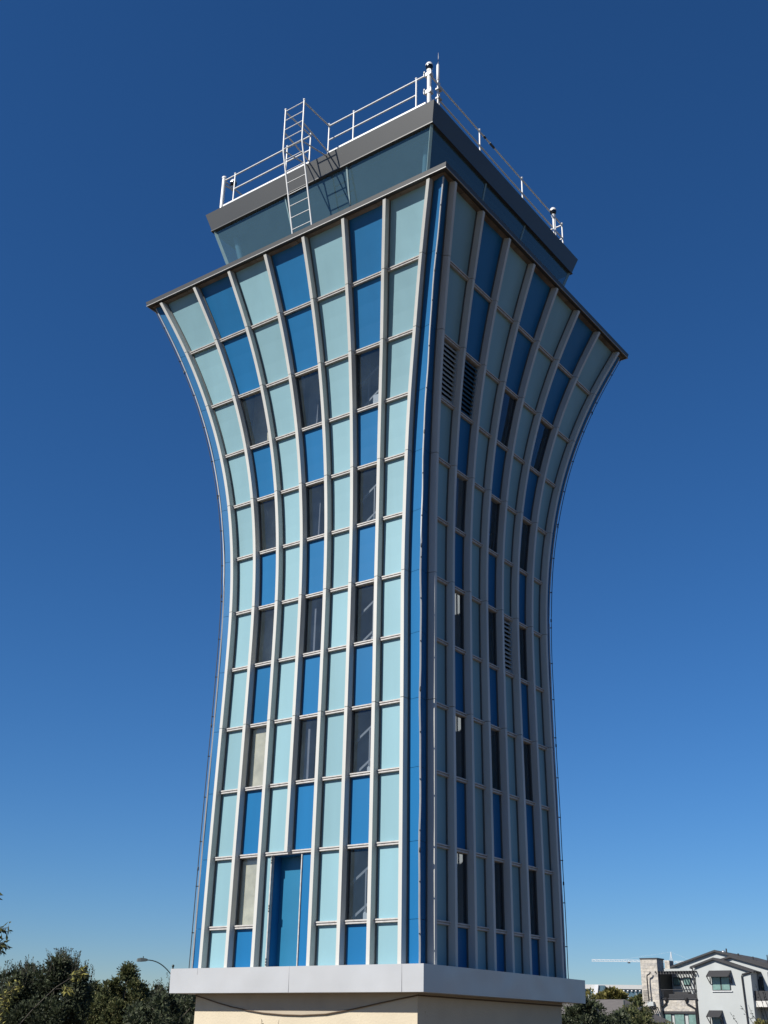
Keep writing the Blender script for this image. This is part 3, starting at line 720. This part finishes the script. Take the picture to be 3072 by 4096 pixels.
def HZ(z, y=0): return 1.66+(z-1.66)*(HB+y)/98.12
def HY(y): return HO.y+y
def hb(mb, xa, za, xb, zb, ya, yb, m=0, yr=None):
    yr = ya if yr is None else yr
    return mb.box(HX(xa,yr),HY(ya),HZ(za,yr) if za > 0 else 0,HX(xb,yr),HY(yb),HZ(zb,yr),m)
def gable(parts, L_, Pk, Rr, ya, yb, zbot, roofname='roof', ov=.28, wall=True):
    l = (HX(L_[0],ya),HZ(L_[1],ya)); p = (HX(Pk[0],ya),HZ(Pk[1],ya)); r = (HX(Rr[0],ya),HZ(Rr[1],ya)); th = .10
    mb = MB(); mb.prism([l,p,r,(r[0],r[1]-th),(p[0],p[1]-th),(l[0],l[1]-th)], HY(ya-ov), HY(yb))
    rf = mb.build(roofname, roofm, HT, HO)
    mb = MB(); th2 = .22
    mb.prism([(l[0]-.02,l[1]-.03),(p[0],p[1]-.03),(r[0]+.02,r[1]-.03),(r[0]+.02,r[1]-th2),(p[0],p[1]-th2),(l[0]-.02,l[1]-th2)], HY(ya-ov-.06), HY(ya-ov+.04))
    mb.build('fascia_board', darkm, rf, HO)
    if wall:
        sl = .45; kl = (p[1]-l[1])/(p[0]-l[0]); kr = (p[1]-r[1])/(r[0]-p[0])
        MB().prism([(l[0]+sl,zbot),(r[0]-sl,zbot),(r[0]-sl,r[1]+kr*sl-th),(p[0],p[1]-th),(l[0]+sl,l[1]+kl*sl-th)], HY(ya), HY(yb-.1)).build('wall', stucco, HT, HO)
    return rf
mainroof = gable(HT, (-25.0,7.22), (-20.14,8.69), (-14.2,7.12), 4.0, 18.0, 0)
gable(HT, (-20.3,7.82), (-18.84,8.23), (-13.6,6.72), 2.2, 16.0, 0)
gable(HT, (-22.36,7.45), (-20.32,8.11), (-17.04,7.04), 0.0, 6.0, 0)
# chimney tower and its neighbours
mb = MB(); hb(mb,-26.88,0,-25.36,8.12,-.4,1.5); ch = mb.build('chimney', stone, HT, HO)
mb = MB(); hb(mb,-26.93,8.10,-25.31,8.19,-.47,1.57); mb.build('chimney_cap', darkm, ch, HO)
mb = MB(); mb.box(HX(-25.36)+.004,HY(-.38),HZ(6.9),HX(-25.36)+.03,HY(1.48),HZ(8.09)); mb.build('shaded_side', mat('side_shade', (.07,.075,.09), .8), ch, HO)  # dark sheet that paints shade onto the chimney's right flank
mb = MB(); hb(mb,-24.85,7.0,-24.42,7.98,3.6,4.8,yr=3.0); c2 = mb.build('chimney', stone, HT, HO)
mb = MB(); hb(mb,-25.96,0,-25.38,5.74,-.75,.6); mb.build('stone_pier', stone, HT, HO)
mb = MB(); hb(mb,-25.38,4.02,-22.15,4.95,-.1,.9); mb.build('stone_band', stone, HT, HO)
# third floor balcony
mb = MB(); hb(mb,-25.36,4.95,-22.1,5.02,-.25,3.6); mb.build('balcony_floor', darkm, HT, HO)
mb = MB(); hb(mb,-25.3,5.0,-22.1,7.3,3.4,3.6,yr=3.4); mb.build('balcony_wall', stucco, HT, HO)
mb = MB(); hb(mb,-25.36,4.0,-25.20,7.0,-.1,3.4); mb.build('balcony_post', darkm, HT, HO)
for (xa,za,xb,zb,nm) in ((-25.0,5.0,-24.45,6.42,'balcony_door'),):
    mb = MB(); hb(mb,xa,za,xb,zb,3.3,3.41,yr=3.3); mb.build(nm, mat('door_slate', (.10,.12,.14), .5), HT, HO)
def win(xa,za,xb,zb,y,panes=1,name='window'):
    mb = MB(); hb(mb,xa,za,xb,zb,y-.10,y-.02,yr=y); w = mb.build(name, darkm, HT, HO)
    g = MB(); dx = (xb-xa)/panes
    for k in range(panes): hb(g,xa+dx*k+.055,za+.06,xa+dx*(k+1)-.055,zb-.06,y-.125,y-.101,yr=y)
    g.build('pane', hglass, w, HO); return w
win(-24.0,5.98,-23.38,6.62,3.4); win(-23.1,5.98,-22.46,6.62,3.4)
mb = MB()
for k in range(15):
    x = -25.62+k*.25; hb(mb,x,7.00,x+.07,7.13,-.6,3.4)
hb(mb,-25.66,6.88,-22.1,7.0,-.35,-.2); hb(mb,-25.66,6.88,-22.1,7.0,2.6,2.75)
mb.build('pergola', darkm, HT, HO)
mb = MB()
for k in range(7): z = 5.08+k*.09; mb.tube([(HX(-25.2),HY(-.15),HZ(z)),(HX(-22.1),HY(-.15),HZ(z))], .012, 5)
hb(mb,-25.22,5.64,-22.1,5.70,-.2,-.1); hb(mb,-24.5,5.0,-22.12,5.34,-.13,-.09)
mb.build('balcony_railing', darkm, HT, HO)
mb = MB(); hb(mb,-24.0,5.02,-22.8,5.50,1.4,2.4); mb.build('balcony_bench', darkm, HT, HO)
for x in (-24.72,-22.95):
    mb = MB(); mb.lathe((HX(x),HY(-.2),HZ(4.72)), [(.10,0),(.24,.2),(.24,.42)], 8)
    xe = -25.28 if x < -24 else -22.2
    mb.tube([(HX(x),HY(-.25),HZ(4.75)),(HX(x),HY(-.25),HZ(4.62)),(HX(xe),HY(-.25),HZ(4.22)),(HX(xe),HY(-.25),0)], .10, 8)
    mb.build('downspout', darkm, HT, HO)
# second floor window band
mb = MB(); hb(mb,-25.2,0,-22.15,4.02,.15,1.0); mb.build('wall', stucco, HT, HO)
mb = MB(); hb(mb,-25.2,3.84,-22.15,4.02,-.1,.14); mb.build('window_head', darkm, HT, HO)
for xa,xb in ((-25.05,-24.38),(-24.15,-23.25),(-22.95,-22.24)): win(xa,2.3,xb,3.82,.15)
# bay
def awning(x0,x1,zt,zb,sw,name='awning'):
    mb = MB(); n = 9
    for k in range(n):
        t = (k+.5)/n; z = zt+(zb-zt)*t; y = -.05-1.0*t
        mb.bar((HX(x0),HY(y),HZ(z)),(HX(x1),HY(y),HZ(z)),.03,.14)
    for x in (x0,x1):
        mb.bar((HX(x),HY(-.03),HZ(zt)),(HX(x),HY(-1.08),HZ(zb)),.07,.10)
        mb.bar((HX(x),HY(-1.0),HZ(zb)),(HX(x),HY(-.05),HZ(zb-.52)),.07,.07); mb.bar((HX(x),HY(-.06),HZ(zb)),(HX(x),HY(-.06),HZ(zb-.52)),.06,.06)
    mb.build(name, darkm, HT, HO)
win(-20.66,5.57,-19.12,6.86,0,2); win(-20.94,2.6,-20.18,3.86,0)
awning(-20.80,-18.98,7.08,6.62,0); awning(-21.1,-20.02,4.07,3.60,0)
mb = MB(); hb(mb,-20.75,5.50,-19.03,5.57,-.14,-.03); mb.build('window_sill', mat('sill_white', (.75,.77,.77), .6), HT, HO)
for pts in ([(-22.42,7.36),(-22.2,7.28),(-22.16,7.1),(-22.12,0)], [(-17.2,6.98),(-18.02,6.78),(-18.08,6.6),(-17.9,0)]):
    MB().tube([(HX(x),HY(-.16),HZ(z) if z > 0 else 0) for x,z in pts], .085, 8).build('downspout', darkm, HT, HO)
# shaded side court with balcony on the right
mb = MB(); hb(mb,-17.35,4.36,-12.5,4.80,.4,2.2); mb.build('balcony_slab', mat('balcony_white', (.70,.68,.63), .7), HT, HO)
mb = MB(); hb(mb,-17.3,4.80,-12.5,5.55,.55,.62); mb.build('balcony_screen', darkm, HT, HO)
mb = MB(); hb(mb,-17.1,5.0,-16.75,6.4,2.08,2.16,yr=2.1); mb.build('side_window', darkm, HT, HO)
mb = MB(); hb(mb,-16.7,5.5,-16.4,6.6,2.05,2.15,yr=2.1); mb.build('side_window', darkm, HT, HO)
# small side balcony at the chimney
mb = MB()
for k in range(6): x = -26.36+k*.075; mb.tube([(HX(x),HY(-1.2),HZ(4.62)),(HX(x),HY(-1.2),HZ(5.6))], .018, 5)
for k in range(5): z = 4.8+k*.2; mb.tube([(HX(-26.36),HY(-1.2),HZ(z)),(HX(-25.95),HY(-1.2),HZ(z))], .018, 5)
mb.build('balcony_railing', darkm, HT, HO)
mb = MB(); hb(mb,-26.5,4.42,-25.95,4.75,-1.2,-.4); mb.build('balcony_slab', stucco, HT, HO)
mb = MB()
hb(mb,-27.0,4.12,-25.95,4.26,-1.6,-1.45); hb(mb,-27.0,4.12,-25.95,4.26,-.7,-.55)
for k in range(7): x = -27.02+k*.17; hb(mb,x,4.27,x+.07,4.36,-1.9,-.4)
mb.bar((HX(-26.0),HY(-1.5),HZ(4.12)),(HX(-25.95),HY(-.6),HZ(3.3)),.10,.10); mb.bar((HX(-26.7),HY(-1.5),HZ(4.12)),(HX(-26.2),HY(-.45),HZ(3.3)),.10,.10)
mb.build('pergola', darkm, HT, HO)
MB().tube([(HX(x),HY(-.85),HZ(z) if z > 0 else 0) for x,z in ((-25.75,7.05),(-25.8,6.9),(-26.05,6.78),(-26.08,6.5),(-26.05,4.7))], .08, 8).build('downspout', darkm, HT, HO)
for (x,zt_,zb_,r) in ((-19.19,8.78,8.3,.085),(-18.22,8.38,8.0,.10),(-17.03,8.12,7.6,.07),(-15.86,8.22,7.2,.06),(-16.75,7.86,7.5,.05)):
    MB().tube([(HX(x,5),HY(5),HZ(zb_,5)-.6),(HX(x,5),HY(5),HZ(zt_,5))], r, 8).build('vent_pipe', darkm, mainroof, HO)
MB().lathe((HX(-19.45,5),HY(5),HZ(8.42,5)), [(.25,-.3),(.27,.12),(.2,.26),(.05,.32)], 12).build('turbine_vent', mat('galvanised', (.55,.57,.58), .4, .6), mainroof, HO)

# low house with grey hip roof
go2 = Vector((-38.6,95.0,0))
GH = thing('low_house', 'low house with a broad grey brown hip roof behind the shrubs', 'house', go2)
greyroof = mat('weathered_shingle', (.15,.135,.125), .95, var=.12, scale=1.5)
MB().box(-50.5,90.5,0,-36.4,101.5,3.6).build('wall', stucco, GH, go2)
mb = MB(); a = [(-51.3,89.6,3.5),(-35.6,89.6,3.5),(-35.6,102.4,3.5),(-51.3,102.4,3.5),(-47.0,96,5.62),(-38.2,96,5.62)]
mb.add(a, [(0,1,5,4),(1,2,5),(2,3,4,5),(3,0,4),(0,3,2,1)]); mb.build('roof', greyroof, GH, go2)
for x in (-40.3,-39.4):
    mb = MB(); mb.prism([(x-.45,3.9),(x+.45,3.9),(x,4.75)], 90.0, 92.4); mb.build('dormer', greyroof, GH, go2)
    mb = MB(); mb.prism([(x-.25,3.95),(x+.25,3.95),(x,4.45)], 89.97, 90.0); mb.build('dormer_vent', darkm, GH, go2)

# long pale building far behind
LO = Vector((-119.0,266.5,0))
LB = thing('terminal_building', 'long pale flat building with a dark glass band far behind the trees', 'building', LO, rz=0)
paleband = mat('pale_band', (.60,.60,.58), .7, var=.03); palew = mat('bright_white', (.85,.86,.87), .5)
bglass = mat('blue_glass', (.10,.17,.22), .12, var=.15, scale=.4)
u = Vector((13.0,5.7,0)).normalized(); w_ = Vector((-u.y,u.x,0))
def lb_box(mb, a0, a1, b0, b1, z0, z1, m=0):
    P0 = LO; vs = []
    for z in (z0,z1):
        for (a,b) in ((a0,b0),(a1,b0),(a1,b1),(a0,b1)): vs.append(P0+u*a+w_*b+Vector((0,0,z)))
    return mb.add(vs, [(0,3,2,1),(4,5,6,7),(0,1,5,4),(1,2,6,5),(2,3,7,6),(3,0,4,7)], m)
lb_box(MB(),-45,45,0,30,0,12.9).build('facade', bglass, LB, LO)
lb_box(MB(),-45.3,45.3,-.5,30.4,13.72,14.72).build('roof_band', paleband, LB, LO)
lb_box(MB(),-45,45,.05,30,12.9,13.72).build('clerestory', bglass, LB, LO)
for k in range(60):
    a = -44+k*1.0
    if a > 14: break
    if a < -16: continue
    c = LO+u*a-w_*.25
    MB().lathe(c+Vector((0,0,13.12)), [(.05,0),(.27,.14),(.27,.24),(.05,.38)], 8).build('globe_light', palew, LB, LO)
for k in range(16): lb_box(MB(),-15+k*2-.05,-15+k*2+.05,-.1,-.01,0,12.9).build('glazing_bar', paleband, LB, LO)
mb = MB(); b = [LO+u*a-w_*q+Vector((0,0,z)) for (a,q,z) in ((-5.6,.3,0),(-3.9,.3,0),(-3.9,2.2,0),(-5.6,2.2,0),(-4.6,.3,14.55),(-3.3,.3,14.55),(-3.3,2.2,14.55),(-4.6,2.2,14.55))]
b = [LO+u*a-w_*q+Vector((0,0,z)) for (a,q,z) in ((-6.4,2.2,10.5),(-4.9,2.2,10.5),(-4.9,.3,10.5),(-6.4,.3,10.5),(-5.0,2.2,14.6),(-4.2,2.2,14.6),(-4.2,.3,14.6),(-5.0,.3,14.6))]
mb.add(b, [(0,3,2,1),(4,5,6,7),(0,1,5,4),(1,2,6,5),(2,3,7,6),(3,0,4,7)]); mb.build('slanted_fin', palew, LB, LO)
lb_box(MB(),-4.6,-2.6,-1.8,-.3,9,14.5).build('glass_bay', bglass, LB, LO)
lb_box(MB(),-10.9,-9.3,1,3,14.72,15.02).build('roof_hatch', palew, LB, LO); lb_box(MB(),-14.2,-13.5,-1,1,13.9,15.0).build('end_block', palew, LB, LO)

# tower crane on the horizon
CO = Vector((-175.0,438.7,0))
CR = thing('tower_crane', 'slender white tower crane with a long jib on the horizon', 'crane', CO)
cw = mat('crane_white', (.80,.82,.82), .5, var=.02)
ju = (Vector((-203.4,425.9,0))-CO).normalized(); jv = Vector((-ju.y,ju.x,0))
def lattice(a, b, w, r, n, name):
    mb = MB(); d = b-a; c = [jv*w, -jv*w, Vector((0,0,w*2))]
    for q in c: mb.bar(a+q, b+q, r, r)
    for k in range(n):
        p = a+d*(k/n); p2 = a+d*((k+.5)/n); p3 = a+d*((k+1)/n)
        for q in c[:2]:
            mb.bar(p+q, p2+c[2], r*.6); mb.bar(p2+c[2], p3+q, r*.6)
    return mb.build(name, cw, CR, CO)
lattice(CO+ju*1+Vector((0,0,30.6)), CO+ju*31.2+Vector((0,0,30.8)), .32, .16, 16, 'jib')
lattice(CO-ju*1+Vector((0,0,30.4)), CO-ju*9+Vector((0,0,30.5)), .3, .16, 5, 'counter_jib')
mb = MB()
for sx in (-1,1):
    for sy in (-1,1): mb.bar(CO+Vector((sx*.6,sy*.6,0)), CO+Vector((sx*.6,sy*.6,30.4)), .16)
for k in range(20):
    z = k*1.52; mb.bar(CO+Vector((-.6,-.6,z)), CO+Vector((.6,-.6,z+1.52)), .1)
mb.build('mast', cw, CR, CO)
mb = MB()
for sx in (-.5,.5): mb.bar(CO+ju*sx+jv*.4+Vector((0,0,30.4)), CO-ju*.15+Vector((0,0,34.5)), .2); mb.bar(CO+ju*sx-jv*.4+Vector((0,0,30.4)), CO-ju*.15+Vector((0,0,34.5)), .2)
mb.build('apex', cw, CR, CO)
mb = MB(); mb.bar(CO-ju*.15+Vector((0,0,34.4)), CO+ju*20+Vector((0,0,31.4)), .035); mb.bar(CO-ju*.15+Vector((0,0,34.4)), CO-ju*8.5+Vector((0,0,31.0)), .035)
mb.build('tie_cable', cw, CR, CO)
q = CO-ju*7.4; MB().box(q.x-.9,q.y-.9,29.6,q.x+.9,q.y+.9,31.6).build('counterweight', mat('crane_grey', (.4,.42,.42), .7), CR, CO)
q = CO+ju*16.5; MB().box(q.x-.4,q.y-.4,30.1,q.x+.4,q.y+.4,30.55).build('trolley', darkm, CR, CO)

# ------------------------------------------------------------------ camera, light, sky
cd = bpy.data.cameras.new('camera'); cam = bpy.data.objects.new('camera', cd); COL.objects.link(cam); sc.camera = cam
cd.sensor_fit = 'VERTICAL'; cd.sensor_height = 24; cd.lens = 4560.96/4096*24; cd.clip_end = 6000; cd.clip_start = .1
yaw, pit, rol = R(126.17729), R(24.69815), R(1.16974)
fw = Vector((math.cos(pit)*math.cos(yaw), math.cos(pit)*math.sin(yaw), math.sin(pit)))
rt = fw.cross(Vector((0,0,1))).normalized(); upv = rt.cross(fw)
r2 = rt*math.cos(rol)+upv*math.sin(rol); u2 = -rt*math.sin(rol)+upv*math.cos(rol)
from mathutils import Matrix
cam.matrix_world = Matrix(((r2.x,u2.x,-fw.x,CAM.x),(r2.y,u2.y,-fw.y,CAM.y),(r2.z,u2.z,-fw.z,CAM.z),(0,0,0,1)))

sd = Vector((-.325,-1.0,.85)).normalized()           # towards the sun
el = math.asin(sd.z); az = math.atan2(sd.x, sd.y)    # azimuth from +Y
sun = bpy.data.lights.new('sun', 'SUN'); so_ = bpy.data.objects.new('sun', sun); COL.objects.link(so_)
sun.energy = 5.0; sun.angle = R(.53); sun.color = (1,.955,.88)
so_.rotation_euler = sd.to_track_quat('Z','Y').to_euler(); so_.location = sd*200
w = bpy.data.worlds.new('World'); sc.world = w; w.use_nodes = True
N = w.node_tree.nodes; L = w.node_tree.links; bg = N['Background']
sky = N.new('ShaderNodeTexSky'); sky.sky_type = 'NISHITA'; sky.sun_disc = False
sky.sun_elevation = el; sky.sun_rotation = az
sky.altitude = 200; sky.air_density = .92; sky.dust_density = 0.0; sky.ozone_density = 4.5
bw = N.new('ShaderNodeRGBToBW'); L.new(sky.outputs[0], bw.inputs[0])
sat = N.new('ShaderNodeMix'); sat.data_type = 'RGBA'; sat.clamp_factor = False; sat.inputs[0].default_value = 1.66
L.new(bw.outputs[0], sat.inputs[6]); L.new(sky.outputs[0], sat.inputs[7])          # clear-air saturation of the sky colour
tn = N.new('ShaderNodeMix'); tn.data_type = 'RGBA'; tn.blend_type = 'MULTIPLY'; tn.inputs[0].default_value = 1; tn.inputs[7].default_value = (.97,.925,1.03,1)
L.new(sat.outputs[2], tn.inputs[6]); L.new(tn.outputs[2], bg.inputs[0]); bg.inputs[1].default_value = .055
vs_ = sc.view_settings; vs_.view_transform = 'Standard'; vs_.look = 'None'; vs_.exposure = .43; vs_.gamma = 1; vs_.use_curve_mapping = False
sc.cycles.max_bounces = 8; sc.cycles.transparent_max_bounces = 16
